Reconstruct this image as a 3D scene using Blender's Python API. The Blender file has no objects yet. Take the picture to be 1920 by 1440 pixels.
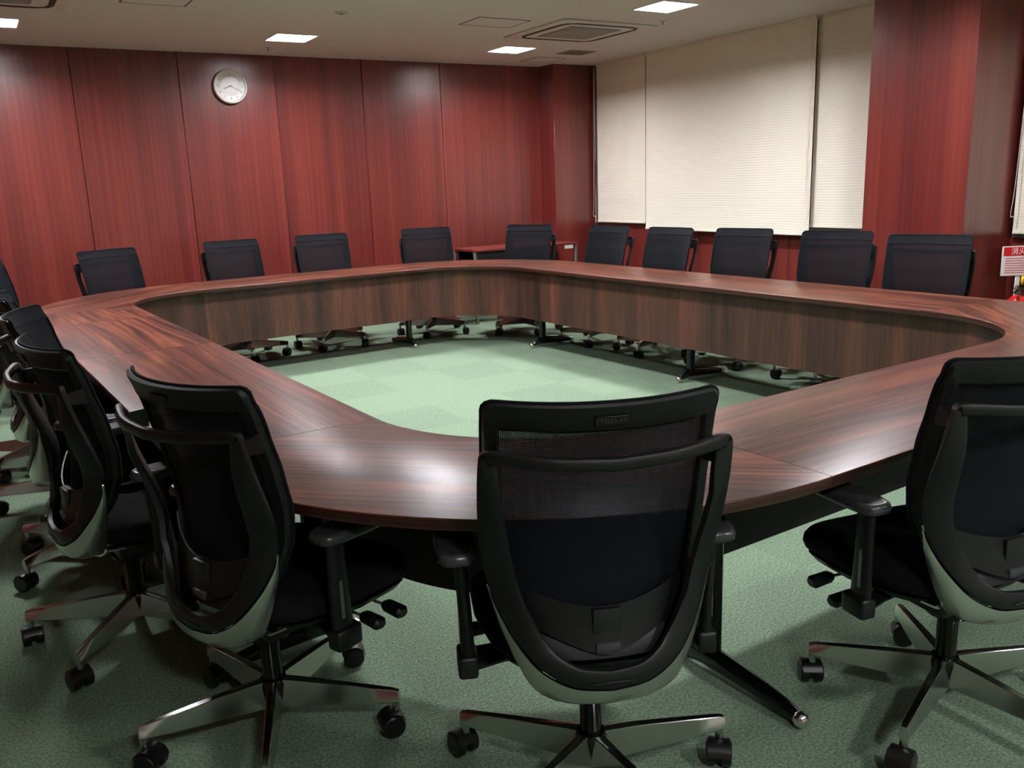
import bpy, bmesh, math, random
from mathutils import Vector, Matrix
random.seed(4)
S = bpy.context.scene
C = S.collection
PI = math.pi
rad = math.radians

# ------------------------------------------------------------------ camera, world, exposure
cam_d = bpy.data.cameras.new('camera')
cam = bpy.data.objects.new('camera', cam_d)
C.objects.link(cam)
cr = Vector((0.8518860359, -0.5225617532, -0.0349198507))
cu = Vector((0.1480591842, 0.1763389260, 0.9731305468))
cf = Vector((0.5023630756, 0.8341665285, -0.2275907356))
cam.matrix_world = Matrix(((cr.x, cu.x, -cf.x, 0), (cr.y, cu.y, -cf.y, 0), (cr.z, cu.z, -cf.z, 1.39775), (0, 0, 0, 1)))
cam_d.sensor_width = 36
cam_d.lens = 1624.687 / 1920 * 36
cam_d.clip_start = 0.02
cam_d.clip_end = 60
S.camera = cam
w = bpy.data.worlds.new('world')
S.world = w
w.use_nodes = True
w.node_tree.nodes['Background'].inputs[0].default_value = (0.02, 0.024, 0.03, 1)
w.node_tree.nodes['Background'].inputs[1].default_value = 0.3
S.view_settings.view_transform = 'Standard'
S.view_settings.look = 'None'
S.view_settings.gamma = 1
S.view_settings.use_curve_mapping = False
S.view_settings.exposure = 0.0
LIGHT_POWER = 226.0        # strength of the square ceiling lamps' diffusers
S.cycles.use_denoising = True
S.cycles.max_bounces = 12
S.cycles.diffuse_bounces = 8
S.cycles.glossy_bounces = 4
S.cycles.transparent_max_bounces = 12
S.cycles.sample_clamp_indirect = 6
S.cycles.caustics_reflective = False
S.cycles.caustics_refractive = False

# ------------------------------------------------------------------ materials
def new_mat(name):
    m = bpy.data.materials.new(name)
    m.use_nodes = True
    nt = m.node_tree
    b = nt.nodes['Principled BSDF']
    return m, nt, b, nt.nodes.new, nt.links.new

def srgb(r, g, b):
    f = lambda c: (c / 255 / 12.92) if c / 255 <= .04045 else ((c / 255 + .055) / 1.055) ** 2.4
    return (f(r), f(g), f(b), 1)

def plain(name, col, rough=.5, metal=0, noise=0, nscale=200, bump=0, spec=.5):
    m, nt, b, N, L = new_mat(name)
    b.inputs['Base Color'].default_value = col
    b.inputs['Roughness'].default_value = rough
    b.inputs['Metallic'].default_value = metal
    b.inputs['Specular IOR Level'].default_value = spec
    tc = N('ShaderNodeTexCoord')
    n = N('ShaderNodeTexNoise')
    n.inputs['Scale'].default_value = nscale
    n.inputs['Detail'].default_value = 3
    L(tc.outputs['Object'], n.inputs['Vector'])
    if noise:
        mx = N('ShaderNodeMixRGB')
        mx.blend_type = 'MULTIPLY'
        mx.inputs[0].default_value = noise
        mx.inputs[1].default_value = col
        L(n.outputs['Fac'], mx.inputs[2])
        L(mx.outputs[0], b.inputs['Base Color'])
    if bump:
        bp = N('ShaderNodeBump')
        bp.inputs['Strength'].default_value = bump
        bp.inputs['Distance'].default_value = .002
        L(n.outputs['Fac'], bp.inputs['Height'])
        L(bp.outputs[0], b.inputs['Normal'])
    return m

def wood(name, cols, sx, sy, rough, dist=2.0, fine=.25, stripe=0, bands=.5):
    """grain runs along U of the UV map; sx, sy scale along and across the grain"""
    m, nt, b, N, L = new_mat(name)
    uv = N('ShaderNodeUVMap')
    mp = N('ShaderNodeMapping')
    mp.inputs['Scale'].default_value = (sx, sy, 1)
    L(uv.outputs[0], mp.inputs[0])
    n0 = N('ShaderNodeTexNoise')
    n0.inputs['Scale'].default_value = .42
    n0.inputs['Detail'].default_value = 1.5
    L(mp.outputs[0], n0.inputs['Vector'])
    add = N('ShaderNodeVectorMath')
    add.operation = 'SCALE'
    add.inputs['Scale'].default_value = dist
    L(n0.outputs['Color'], add.inputs[0])
    ad2 = N('ShaderNodeVectorMath')
    ad2.operation = 'ADD'
    L(mp.outputs[0], ad2.inputs[0])
    L(add.outputs[0], ad2.inputs[1])
    n1 = N('ShaderNodeTexNoise')
    n1.inputs['Scale'].default_value = 1.6
    n1.inputs['Detail'].default_value = 6
    n1.inputs['Roughness'].default_value = .62
    L(ad2.outputs[0], n1.inputs['Vector'])
    wv = N('ShaderNodeTexWave')
    wv.wave_type = 'BANDS'
    wv.bands_direction = 'Y'
    wv.inputs['Scale'].default_value = .9
    wv.inputs['Distortion'].default_value = 5
    wv.inputs['Detail'].default_value = 2
    wv.inputs['Detail Scale'].default_value = .8
    L(ad2.outputs[0], wv.inputs['Vector'])
    mp2 = N('ShaderNodeMapping')
    mp2.inputs['Scale'].default_value = (sx * 3, sy * 14, 1)
    L(uv.outputs[0], mp2.inputs[0])
    n2 = N('ShaderNodeTexNoise')
    n2.inputs['Scale'].default_value = 2
    n2.inputs['Detail'].default_value = 3
    L(mp2.outputs[0], n2.inputs['Vector'])
    m1 = N('ShaderNodeMix')
    m1.inputs[0].default_value = bands
    L(n1.outputs['Fac'], m1.inputs[2])
    L(wv.outputs['Fac'], m1.inputs[3])
    m2 = N('ShaderNodeMix')
    m2.inputs[0].default_value = fine
    L(m1.outputs[0], m2.inputs[2])
    L(n2.outputs['Fac'], m2.inputs[3])
    last = m2.outputs[0]
    if stripe:
        mp3 = N('ShaderNodeMapping')
        mp3.inputs['Scale'].default_value = (.05, stripe, 1)
        L(uv.outputs[0], mp3.inputs[0])
        n3 = N('ShaderNodeTexNoise')
        n3.inputs['Scale'].default_value = 1
        n3.inputs['Detail'].default_value = 2
        L(mp3.outputs[0], n3.inputs['Vector'])
        m3 = N('ShaderNodeMix')
        m3.inputs[0].default_value = .5
        L(last, m3.inputs[2])
        L(n3.outputs['Fac'], m3.inputs[3])
        last = m3.outputs[0]
    cr_ = N('ShaderNodeValToRGB')
    e = cr_.color_ramp.elements
    e[0].position, e[0].color = cols[0]
    e[1].position, e[1].color = cols[-1]
    for p, c in cols[1:-1]:
        x = e.new(p)
        x.color = c
    L(last, cr_.inputs[0])
    L(cr_.outputs[0], b.inputs['Base Color'])
    b.inputs['Roughness'].default_value = rough
    bp = N('ShaderNodeBump')
    bp.inputs['Strength'].default_value = .06
    bp.inputs['Distance'].default_value = .001
    L(n2.outputs['Fac'], bp.inputs['Height'])
    L(bp.outputs[0], b.inputs['Normal'])
    return m

M = {}
M['walnut'] = wood('walnut_laminate', [(.36, srgb(34, 18, 15)), (.45, srgb(70, 37, 28)), (.54, srgb(101, 55, 40)), (.65, srgb(146, 84, 58))], .6, 8, .30, 3.4, .34, bands=.12)
M['walnut'].node_tree.nodes['Principled BSDF'].inputs['Specular IOR Level'].default_value = .38
M['walnut_edge'] = wood('walnut_edge_band', [(.3, srgb(40, 20, 16)), (.7, srgb(70, 36, 26))], 1.5, 30, .4, 1, .4)
M['walnut_panel'] = wood('walnut_panel', [(.36, srgb(38, 23, 19)), (.46, srgb(64, 39, 31)), (.56, srgb(84, 51, 39)), (.68, srgb(124, 70, 46))], 1.2, 11, .5, 2.2, .35, stripe=6, bands=.1)
M['mahogany'] = wood('mahogany_laminate', [(.32, srgb(80, 26, 24)), (.5, srgb(108, 40, 35)), (.68, srgb(130, 55, 46))], .25, 7, .30, .8, .4, stripe=7, bands=.18)
M['mahogany'].node_tree.nodes['Principled BSDF'].inputs['Coat Weight'].default_value = .6
M['mahogany'].node_tree.nodes['Principled BSDF'].inputs['Coat Roughness'].default_value = .26
M['groove'] = plain('panel_joint', srgb(36, 12, 12), .8)
M['black_plastic'] = plain('black_plastic', srgb(17, 17, 18), .44, spec=.4, bump=.15, nscale=900)
M['dark_plastic'] = plain('dark_plastic', srgb(14, 14, 15), .45, bump=.1, nscale=700)
M['caster_black'] = plain('caster_black', srgb(16, 16, 17), .35)
M['gloss_black'] = plain('gloss_black', srgb(8, 8, 9), .15)
M['pad_grey'] = plain('armrest_grey', srgb(60, 60, 63), .24, bump=.1, nscale=600)
M['chrome'] = plain('polished_aluminium', (.52, .51, .49, 1), .2, 1)
M['satin'] = plain('cast_aluminium', (.62, .61, .585, 1), .27, 1)
M['seat_fabric'] = plain('seat_fabric', srgb(23, 23, 26), .9, spec=.15, noise=.5, nscale=700, bump=.6)
M['bright_ball'] = plain('foot_chrome', (.85, .84, .82, 1), .18, 1)
M['ceiling'] = plain('ceiling_board', srgb(226, 217, 212), .95, noise=.12, nscale=30)
M['white'] = plain('white_enamel', srgb(240, 238, 234), .45)
M['offwhite'] = plain('unit_white', srgb(186, 176, 162), .6)
M['grille'] = plain('grille_grey', srgb(140, 131, 120), .7)
M['slot'] = plain('slot_dark', srgb(58, 46, 40), .7)
M['seam_grey'] = plain('hatch_seam', srgb(112, 102, 94), .8)
M['dark_under'] = plain('under_black', srgb(9, 9, 10), .6)
M['grey_metal'] = plain('grey_metal', srgb(130, 128, 122), .4, .6)
M['red'] = plain('red_paint', srgb(214, 36, 32), .3)
M['sign_white'] = plain('sign_white', srgb(240, 234, 234), .4)
M['sign_pink'] = plain('faded_red_print', srgb(226, 130, 125), .5)
M['yellow'] = plain('yellow_plastic', srgb(235, 190, 30), .4)
M['clock_face'] = plain('clock_face', srgb(240, 240, 238), .5)
M['clock_disc'] = plain('clock_disc', srgb(188, 184, 184), .35, .3)
M['clock_ink'] = plain('clock_ink', srgb(90, 92, 94), .5)
M['glass'] = plain('night_glass', srgb(18, 22, 30), .05)
M['lettering'] = plain('faint_lettering', srgb(76, 50, 48), .6)
M['cloth_solid'] = plain('hem_cloth', srgb(17, 20, 25), .85, bump=.5, nscale=900, spec=.2)

# pleated blind cloth
m, nt, b, N, L = new_mat('blind_cloth')
b.inputs['Base Color'].default_value = srgb(226, 218, 196)
b.inputs['Roughness'].default_value = .9
tc = N('ShaderNodeTexCoord')
n = N('ShaderNodeTexNoise')
n.inputs['Scale'].default_value = 1.3
L(tc.outputs['Object'], n.inputs['Vector'])
mx = N('ShaderNodeMixRGB')
mx.inputs[1].default_value = srgb(236, 229, 212)
mx.inputs[2].default_value = srgb(244, 238, 222)
L(n.outputs['Fac'], mx.inputs[0])
L(mx.outputs[0], b.inputs['Base Color'])
M['blind'] = m

# emission
m, nt, b, N, L = new_mat('lamp_diffuser')
b.inputs['Base Color'].default_value = (.9, .9, .88, 1)
b.inputs['Emission Color'].default_value = (1, .99, 1.03, 1)
b.inputs['Emission Strength'].default_value = LIGHT_POWER
M['lamp'] = m

# carpet: two nap directions
def carpet(name, k):
    m, nt, b, N, L = new_mat(name)
    geo = N('ShaderNodeNewGeometry')
    n = N('ShaderNodeTexNoise')
    n.inputs['Scale'].default_value = 340
    n.inputs['Detail'].default_value = 4
    n.inputs['Roughness'].default_value = .8
    L(geo.outputs['Position'], n.inputs['Vector'])
    n2 = N('ShaderNodeTexNoise')
    n2.inputs['Scale'].default_value = 130
    n2.inputs['Detail'].default_value = 3
    L(geo.outputs['Position'], n2.inputs['Vector'])
    mixf = N('ShaderNodeMix')
    mixf.inputs[0].default_value = .4
    L(n.outputs['Fac'], mixf.inputs[2])
    L(n2.outputs['Fac'], mixf.inputs[3])
    r = N('ShaderNodeValToRGB')
    e = r.color_ramp.elements
    e[0].position = .37
    e[0].color = tuple(c * k for c in srgb(68, 88, 70)[:3]) + (1,)
    e[1].position = .63
    e[1].color = tuple(c * k for c in srgb(152, 174, 148)[:3]) + (1,)
    L(mixf.outputs[0], r.inputs[0])
    L(r.outputs[0], b.inputs['Base Color'])
    b.inputs['Roughness'].default_value = 1
    b.inputs['Specular IOR Level'].default_value = .1
    bp = N('ShaderNodeBump')
    bp.inputs['Strength'].default_value = .25
    bp.inputs['Distance'].default_value = .003
    L(n.outputs['Fac'], bp.inputs['Height'])
    L(bp.outputs[0], b.inputs['Normal'])
    return m
M['carpet_a'] = carpet('carpet_nap_light', 1.0)
M['carpet_b'] = carpet('carpet_nap_dark', .92)

# chair mesh cloth: fine woven grid with holes
m, nt, b, N, L = new_mat('mesh_cloth')
b.inputs['Base Color'].default_value = srgb(15, 18, 23)
b.inputs['Specular IOR Level'].default_value = .15
b.inputs['Roughness'].default_value = .8
b.inputs['Sheen Weight'].default_value = .02
b.inputs['Sheen Roughness'].default_value = .4
uv = N('ShaderNodeUVMap')
sp = N('ShaderNodeSeparateXYZ')
L(uv.outputs[0], sp.inputs[0])
def saw(out, k):
    a = N('ShaderNodeMath'); a.operation = 'MULTIPLY'; a.inputs[1].default_value = k
    L(out, a.inputs[0])
    f = N('ShaderNodeMath'); f.operation = 'FRACT'
    L(a.outputs[0], f.inputs[0])
    g = N('ShaderNodeMath'); g.operation = 'GREATER_THAN'; g.inputs[1].default_value = .66
    L(f.outputs[0], g.inputs[0])
    return g.outputs[0]
hx = saw(sp.outputs[0], 1 / .0032)
hy = saw(sp.outputs[1], 1 / .0034)
mu = N('ShaderNodeMath'); mu.operation = 'MULTIPLY'
L(hx, mu.inputs[0]); L(hy, mu.inputs[1])
inv = N('ShaderNodeMath'); inv.operation = 'SUBTRACT'; inv.inputs[0].default_value = 1
L(mu.outputs[0], inv.inputs[1])
L(inv.outputs[0], b.inputs['Alpha'])
M['mesh_cloth'] = m

# ------------------------------------------------------------------ mesh helpers
def link(name, me, mat, parent=None, loc=None, rot=None):
    if mat is not None and not me.materials:
        me.materials.append(mat)
    o = bpy.data.objects.new(name, me)
    C.objects.link(o)
    if parent is not None:
        o.parent = parent
    if loc is not None:
        o.location = loc
    if rot is not None:
        o.rotation_euler = rot
    return o

def tag(o, label=None, cat=None, group=None, kind=None):
    if label: o['label'] = label
    if cat: o['category'] = cat
    if group: o['group'] = group
    if kind: o['kind'] = kind
    return o

def empty(name, loc=(0, 0, 0), rz=0):
    o = bpy.data.objects.new(name, None)
    o.empty_display_size = .1
    C.objects.link(o)
    o.location = loc
    o.rotation_euler = (0, 0, rz)
    return o

def smooth(me, ang=40):
    for p in me.polygons:
        p.use_smooth = True
    me.set_sharp_from_angle(angle=rad(ang))
    return me

def add_box(bm, x0, y0, z0, x1, y1, z1, bevel=0, seg=2, mtx=None):
    vs = [bm.verts.new(v) for v in ((x0, y0, z0), (x1, y0, z0), (x1, y1, z0), (x0, y1, z0), (x0, y0, z1), (x1, y0, z1), (x1, y1, z1), (x0, y1, z1))]
    fs = [bm.faces.new([vs[i] for i in f]) for f in ((0, 3, 2, 1), (4, 5, 6, 7), (0, 1, 5, 4), (1, 2, 6, 5), (2, 3, 7, 6), (3, 0, 4, 7))]
    geom = vs
    if bevel:
        es = list({e for f in fs for e in f.edges})
        r = bmesh.ops.bevel(bm, geom=es, offset=bevel, segments=seg, affect='EDGES', profile=.5)
        geom = list({v for f in r['faces'] for v in f.verts} | {v for v in vs if v.is_valid})
    if mtx is not None:
        bmesh.ops.transform(bm, matrix=mtx, verts=[v for v in geom if v.is_valid])
    return geom

def box_mesh(name, x0, y0, z0, x1, y1, z1, bevel=0, seg=2, mtx=None):
    bm = bmesh.new()
    add_box(bm, x0, y0, z0, x1, y1, z1, bevel, seg, mtx)
    return fin(bm, name)

def fin(bm, name, ang=40, normals=True):
    if normals:
        bmesh.ops.recalc_face_normals(bm, faces=bm.faces)
    me = bpy.data.meshes.new(name)
    bm.to_mesh(me)
    bm.free()
    return smooth(me, ang)

def add_tube(bm, pts, radii, n=12, up=Vector((0, 0, 1)), closed=False, cap=True):
    """pts: centre line; radii: (a, b) half sizes across / along up at every point, superellipse section"""
    pts = [Vector(p) for p in pts]
    rings = []
    K = len(pts)
    for i, p in enumerate(pts):
        if closed:
            t = pts[(i + 1) % K] - pts[i - 1]
        else:
            t = pts[min(i + 1, K - 1)] - pts[max(i - 1, 0)]
        t.normalize()
        s = t.cross(up)
        if s.length < 1e-4:
            s = t.cross(Vector((1, 0, 0)))
        s.normalize()
        q = s.cross(t).normalized()
        r = radii[i] if isinstance(radii, list) else radii
        a, bb = r if isinstance(r, tuple) else (r, r)
        ring = []
        for k in range(n):
            th = 2 * PI * k / n + PI / n
            ring.append(bm.verts.new(p + s * a * math.cos(th) + q * bb * math.sin(th)))
        rings.append(ring)
    rng = range(K if closed else K - 1)
    for i in rng:
        A, B = rings[i], rings[(i + 1) % K]
        for k in range(n):
            bm.faces.new((A[k], A[(k + 1) % n], B[(k + 1) % n], B[k]))
    if cap and not closed:
        bm.faces.new(list(reversed(rings[0])))
        bm.faces.new(rings[-1])
    return rings

def add_lathe(bm, prof, n=24, mtx=None, cap=True):
    rings = []
    vs = []
    for r, z in prof:
        ring = [bm.verts.new((r * math.cos(2 * PI * k / n), r * math.sin(2 * PI * k / n), z)) for k in range(n)]
        rings.append(ring)
        vs += ring
    for A, B in zip(rings, rings[1:]):
        for k in range(n):
            bm.faces.new((A[k], A[(k + 1) % n], B[(k + 1) % n], B[k]))
    if cap:
        bm.faces.new(list(reversed(rings[0])))
        bm.faces.new(rings[-1])
    if mtx is not None:
        bmesh.ops.transform(bm, matrix=mtx, verts=vs)
    return vs

def catmull(P, sub):
    """open curve through points of any dimension"""
    out = []
    n = len(P)
    for i in range(n - 1):
        p0, p1, p2, p3 = P[max(i - 1, 0)], P[i], P[i + 1], P[min(i + 2, n - 1)]
        for s in range(sub):
            t = s / sub
            out.append(tuple(.5 * (2 * b_ + (c_ - a_) * t + (2 * a_ - 5 * b_ + 4 * c_ - d_) * t * t + (3 * b_ - a_ - 3 * c_ + d_) * t ** 3) for a_, b_, c_, d_ in zip(p0, p1, p2, p3)))
    out.append(tuple(P[-1]))
    return out

def interp(tab, x):
    if x <= tab[0][0]: return tab[0][1]
    for (a, fa), (b_, fb) in zip(tab, tab[1:]):
        if x <= b_:
            t = (x - a) / (b_ - a)
            t = t * t * (3 - 2 * t) * .35 + t * .65
            return fa + (fb - fa) * t
    return tab[-1][1]

def grid_solid(bm, G, th, closed_u=False):
    """grid of points -> slab of thickness th along local normals (list of rows)"""
    R, Q = len(G), len(G[0])
    G = [[Vector(p) for p in row] for row in G]
    nor = []
    for i in range(R):
        rowN = []
        for j in range(Q):
            a = G[min(i + 1, R - 1)][j] - G[max(i - 1, 0)][j]
            if closed_u:
                b_ = G[i][(j + 1) % Q] - G[i][j - 1]
            else:
                b_ = G[i][min(j + 1, Q - 1)] - G[i][max(j - 1, 0)]
            nn = a.cross(b_)
            if nn.length < 1e-9: nn = Vector((0, 1, 0))
            rowN.append(nn.normalized())
        nor.append(rowN)
    A = [[bm.verts.new(G[i][j] + nor[i][j] * th / 2) for j in range(Q)] for i in range(R)]
    B = [[bm.verts.new(G[i][j] - nor[i][j] * th / 2) for j in range(Q)] for i in range(R)]
    jr = range(Q if closed_u else Q - 1)
    for i in range(R - 1):
        for j in jr:
            k = (j + 1) % Q
            bm.faces.new((A[i][j], A[i][k], A[i + 1][k], A[i + 1][j]))
            bm.faces.new((B[i][j], B[i + 1][j], B[i + 1][k], B[i][k]))
    for j in jr:
        k = (j + 1) % Q
        bm.faces.new((A[0][j], B[0][j], B[0][k], A[0][k]))
        bm.faces.new((A[-1][j], A[-1][k], B[-1][k], B[-1][j]))
    if not closed_u:
        for i in range(R - 1):
            bm.faces.new((A[i][0], A[i + 1][0], B[i + 1][0], B[i][0]))
            bm.faces.new((A[i][-1], B[i][-1], B[i + 1][-1], A[i + 1][-1]))
    return A, B

def set_uv(me, fn):
    uvl = me.uv_layers.get('UVMap') or me.uv_layers.new(name='UVMap')
    for p in me.polygons:
        for li in p.loop_indices:
            co = me.vertices[me.loops[li].vertex_index].co
            uvl.data[li].uv = fn(co, p.normal)

def bake(o):
    """replace an object's mesh by its evaluated mesh and drop modifiers"""
    dg = bpy.context.evaluated_depsgraph_get()
    me = bpy.data.meshes.new_from_object(o.evaluated_get(dg))
    o.modifiers.clear()
    old = o.data
    o.data = me
    me.name = old.name

def text_mesh(body, size, depth=.0006, align='CENTER'):
    cu_ = bpy.data.curves.new('text', 'FONT')
    cu_.body = body
    cu_.size = size
    cu_.align_x = align
    cu_.align_y = 'CENTER'
    cu_.extrude = depth
    cu_.resolution_u = 3
    o = bpy.data.objects.new('text_tmp', cu_)
    C.objects.link(o)
    dg = bpy.context.evaluated_depsgraph_get()
    me = bpy.data.meshes.new_from_object(o.evaluated_get(dg))
    bpy.data.objects.remove(o)
    return me

# ------------------------------------------------------------------ room
H = 2.6
D = 8.337          # far wall
W = 6.075          # window wall
XL, YB = -1.55, -3.3
PX = 5.505         # room-side face of the pillars
COR_Y = 8.067      # corner pillar's near face
PIL = (3.362, 4.13)

def panel_wall(name, origin, ux, length, z0, z1, joints, normal, n_off=0):
    """backing sheet + one object per laminate panel; origin (x,y), ux unit direction, normal towards the room"""
    ux = Vector((ux[0], ux[1], 0)); nr = Vector((normal[0], normal[1], 0))
    o = Vector((origin[0], origin[1], 0))
    mt = Matrix(((ux.x, nr.x, 0, o.x), (ux.y, nr.y, 0, o.y), (0, 0, 1, 0), (0, 0, 0, 1)))
    bm = bmesh.new()
    add_box(bm, 0, -.12, z0, length, -.012, z1, mtx=mt)
    root = link(name, fin(bm, name), M['groove'])
    root['kind'] = 'structure'
    js = [0] + [j for j in joints if 0.02 < j < length - .02] + [length]
    for i, (a, b_) in enumerate(zip(js, js[1:])):
        ga = .0025 if i > 0 else 0
        gb = .0025 if i < len(js) - 2 else 0
        bm = bmesh.new()
        add_box(bm, a + ga, -.0119, z0, b_ - gb, 0, z1, bevel=.0015, seg=1, mtx=mt)
        me = fin(bm, 'panel')
        off = (i + n_off) * 1.37
        set_uv(me, lambda co, n, off=off: (co.z + off * 5, (Vector((co.x, co.y, 0)) - o).dot(ux) + off * .3 + nr.dot(Vector((co.x, co.y, 0)) - o)))
        link('panel', me, M['mahogany'], root)
    return root

fl = link('floor', box_mesh('floor', XL, YB, -.06, W + .4, D + .12, -.008), plain('floor_base', srgb(60, 84, 66), 1), None)
fl['kind'] = 'structure'
# carpet tiles (50 cm) as parts of the floor, laid quarter-turned
tile = []
for k in (0, 1):
    me = box_mesh('carpet_tile', -.24998, -.24998, -.0079, .24998, .24998, 0)
    me.materials.append(M['carpet_a'] if k == 0 else M['carpet_b'])
    tile.append(me)
cnt = 0
rest = bmesh.new()
rest2 = bmesh.new()
TX0, TY0 = .12, .2
for i in range(-6, 13):
    for j in range(-4, 17):
        x, y = TX0 + .5 * i, TY0 + .5 * j
        if x - .25 < XL or x + .25 > W or y - .25 < YB or y + .25 > D: continue
        k = (i + j) % 2 if random.random() < .7 else random.randrange(2)
        vis = (x > -.9 and y > .8 and x < 6.2 and y < 8.3) and (x / max(y, .1) < 2.6)
        if vis and cnt < 290:
            o = bpy.data.objects.new('carpet_tile', tile[k])
            C.objects.link(o)
            o.parent = fl
            o.location = (x, y, 0)
            cnt += 1
        else:
            add_box(rest if k else rest2, x - .2494, y - .2494, -.0079, x + .2494, y + .2494, 0)
for r_, k in ((rest2, 0), (rest, 1)):
    o = link('carpet_tile', fin(r_, 'carpet_rest'), M['carpet_a'] if k == 0 else M['carpet_b'], fl)
    o['kind'] = 'stuff'
# strips of carpet along the walls where tiles are cut
bm = bmesh.new()
xmax = TX0 + .5 * 11 + .25; ymax = TY0 + .5 * 15 + .25
add_box(bm, xmax + .0006, YB, -.0079, W + .1, D, 0)
add_box(bm, XL, ymax + .0006, -.0079, xmax, D, 0)
o = link('cut_carpet', fin(bm, 'cut_carpet'), M['carpet_a'], fl)

joints_x = [0.8665 - .856 * 4 + .856 * k for k in range(12)]
panel_wall('wall_far', (XL, D), (1, 0), W - XL, 0, H, [j - XL for j in joints_x if j < 4.9], (0, -1))
panel_wall('wall_left', (XL, YB), (0, 1), D - YB, 0, H, [.86 * k for k in range(1, 12)], (1, 0), 20)
wb_ = link('wall_back', box_mesh('wall_back', XL, YB - .12, 0, W, YB, H), plain('back_wall_paint', srgb(232, 228, 220), .9)); wb_['kind'] = 'structure'
# window wall: wood below, windows above
zw = .90
panel_wall('wall_right', (W, YB), (0, 1), D - YB, 0, zw, [.86 * k for k in range(1, 12)], (-1, 0), 60)
bm = bmesh.new()
add_box(bm, W + .02, YB, zw, W + .12, D, H)
o = link('wall_right_reveal', fin(bm, 'wall_right_reveal'), M['groove']); o['kind'] = 'structure'
for n_, (y0, y1) in enumerate(((YB + .3, PIL[0] - .02), (PIL[1] + .02, COR_Y - .02))):
    wn = bmesh.new()
    for a, b_ in ((y0, y0 + .05), (y1 - .05, y1), ((y0 + y1) / 2 - .025, (y0 + y1) / 2 + .025)):
        add_box(wn, W - .03, a, zw + .003, W + .018, b_, H - .02, bevel=.003, seg=1)
    add_box(wn, W - .03, y0 + .0505, zw + .003, W + .018, (y0 + y1) / 2 - .0255, zw + .053, bevel=.003, seg=1)
    add_box(wn, W - .03, (y0 + y1) / 2 + .0255, zw + .003, W + .018, y1 - .0505, zw + .053, bevel=.003, seg=1)
    wf = link('window_%d' % (n_ + 1), fin(wn, 'window_frame'), M['grey_metal'])
    wf['kind'] = 'structure'
    for a, b_ in ((y0 + .05, (y0 + y1) / 2 - .025), ((y0 + y1) / 2 + .025, y1 - .05)):
        link('pane', box_mesh('pane', W - .005, a + .001, zw + .054, W + .003, b_ - .001, H - .02), M['glass'], wf)

# pillars clad in the same laminate
def pillar(name, x0, y0, x1, y1, off):
    root = link(name, box_mesh(name, x0 + .012, y0 + .012, 0, x1, y1 - .012, H), M['groove'])
    root['kind'] = 'structure'
    bm = bmesh.new(); add_box(bm, x0, y0 + .0005, 0, x0 + .0119, y1, H, bevel=.001, seg=1)
    me = fin(bm, 'panel'); set_uv(me, lambda co, n: (co.z + off, co.y * 1.0 + off))
    link('panel', me, M['mahogany'], root)
    bm = bmesh.new(); add_box(bm, x0 + .0005, y0, 0, x1, y0 + .0119, H, bevel=.001, seg=1)
    me = fin(bm, 'panel'); set_uv(me, lambda co, n: (co.z + off + 3, co.x + off))
    link('panel', me, M['mahogany'], root)
    bm = bmesh.new(); add_box(bm, x0 + .0005, y1 - .0119, 0, x1, y1, H, bevel=.001, seg=1)
    me = fin(bm, 'panel'); set_uv(me, lambda co, n: (co.z + off + 5, co.x + off))
    link('panel', me, M['mahogany'], root)
pillar('wall_pillar_corner', PX, COR_Y, W - .0005, D - .0005, 3.1)
pillar('wall_pillar_window', PX, PIL[0], W - .0005, PIL[1], 7.7)

# ceiling with square openings for the lamps
LX = [.31, 2.435, 4.545]
LY = [-1.24, 3.03, 5.18, 7.34]  # first row is unseen, added behind the camera to brighten the shaded foreground
HS = .163
xs = [XL] + [v for x in LX for v in (x - HS, x + HS)] + [W]
ys = [YB] + [v for y in LY for v in (y - HS, y + HS)] + [D]
bm = bmesh.new()
for i in range(len(xs) - 1):
    for j in range(len(ys) - 1):
        if i % 2 == 1 and j % 2 == 1 and (i // 2, j // 2) != (0, 1): continue
        v = [bm.verts.new(p) for p in ((xs[i], ys[j], H), (xs[i], ys[j + 1], H), (xs[i + 1], ys[j + 1], H), (xs[i + 1], ys[j], H))]
        bm.faces.new(v)
bmesh.ops.remove_doubles(bm, verts=bm.verts, dist=1e-5)
me = fin(bm, 'ceiling', normals=False)
ce = link('ceiling', me, M['ceiling']); ce['kind'] = 'structure'
link('slab', box_mesh('slab', XL, YB, H + .12, W + .12, D + .12, H + .2), M['ceiling'], ce)

def lamp_mesh():
    hb = bmesh.new()   # housing: four inner walls and lid
    t = .004; d = .105
    for a in (((-HS, -HS, .001), (HS, -HS + t, d)), ((-HS, HS - t, .001), (HS, HS, d)), ((-HS, -HS + t, .001), (-HS + t, HS - t, d)), ((HS - t, -HS + t, .001), (HS, HS - t, d)), ((-HS, -HS, d), (HS, HS, d + .004))):
        add_box(hb, *a[0], *a[1])
    fb = bmesh.new()   # thin trim ring under the ceiling
    o_, i_ = HS + .012, HS - .001
    for a in (((-o_, -o_, -.004), (o_, -i_, 0)), ((-o_, i_, -.004), (o_, o_, 0)), ((-o_, -i_, -.004), (-i_, i_, 0)), ((i_, -i_, -.004), (o_, i_, 0))):
        add_box(fb, *a[0], *a[1])
    db = bmesh.new()
    add_box(db, -HS + .006, -HS + .006, .072, HS - .006, HS - .006, .076)
    return fin(hb, 'housing'), fin(fb, 'trim'), fin(db, 'diffuser')
hm, fm, dm = lamp_mesh()
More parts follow.
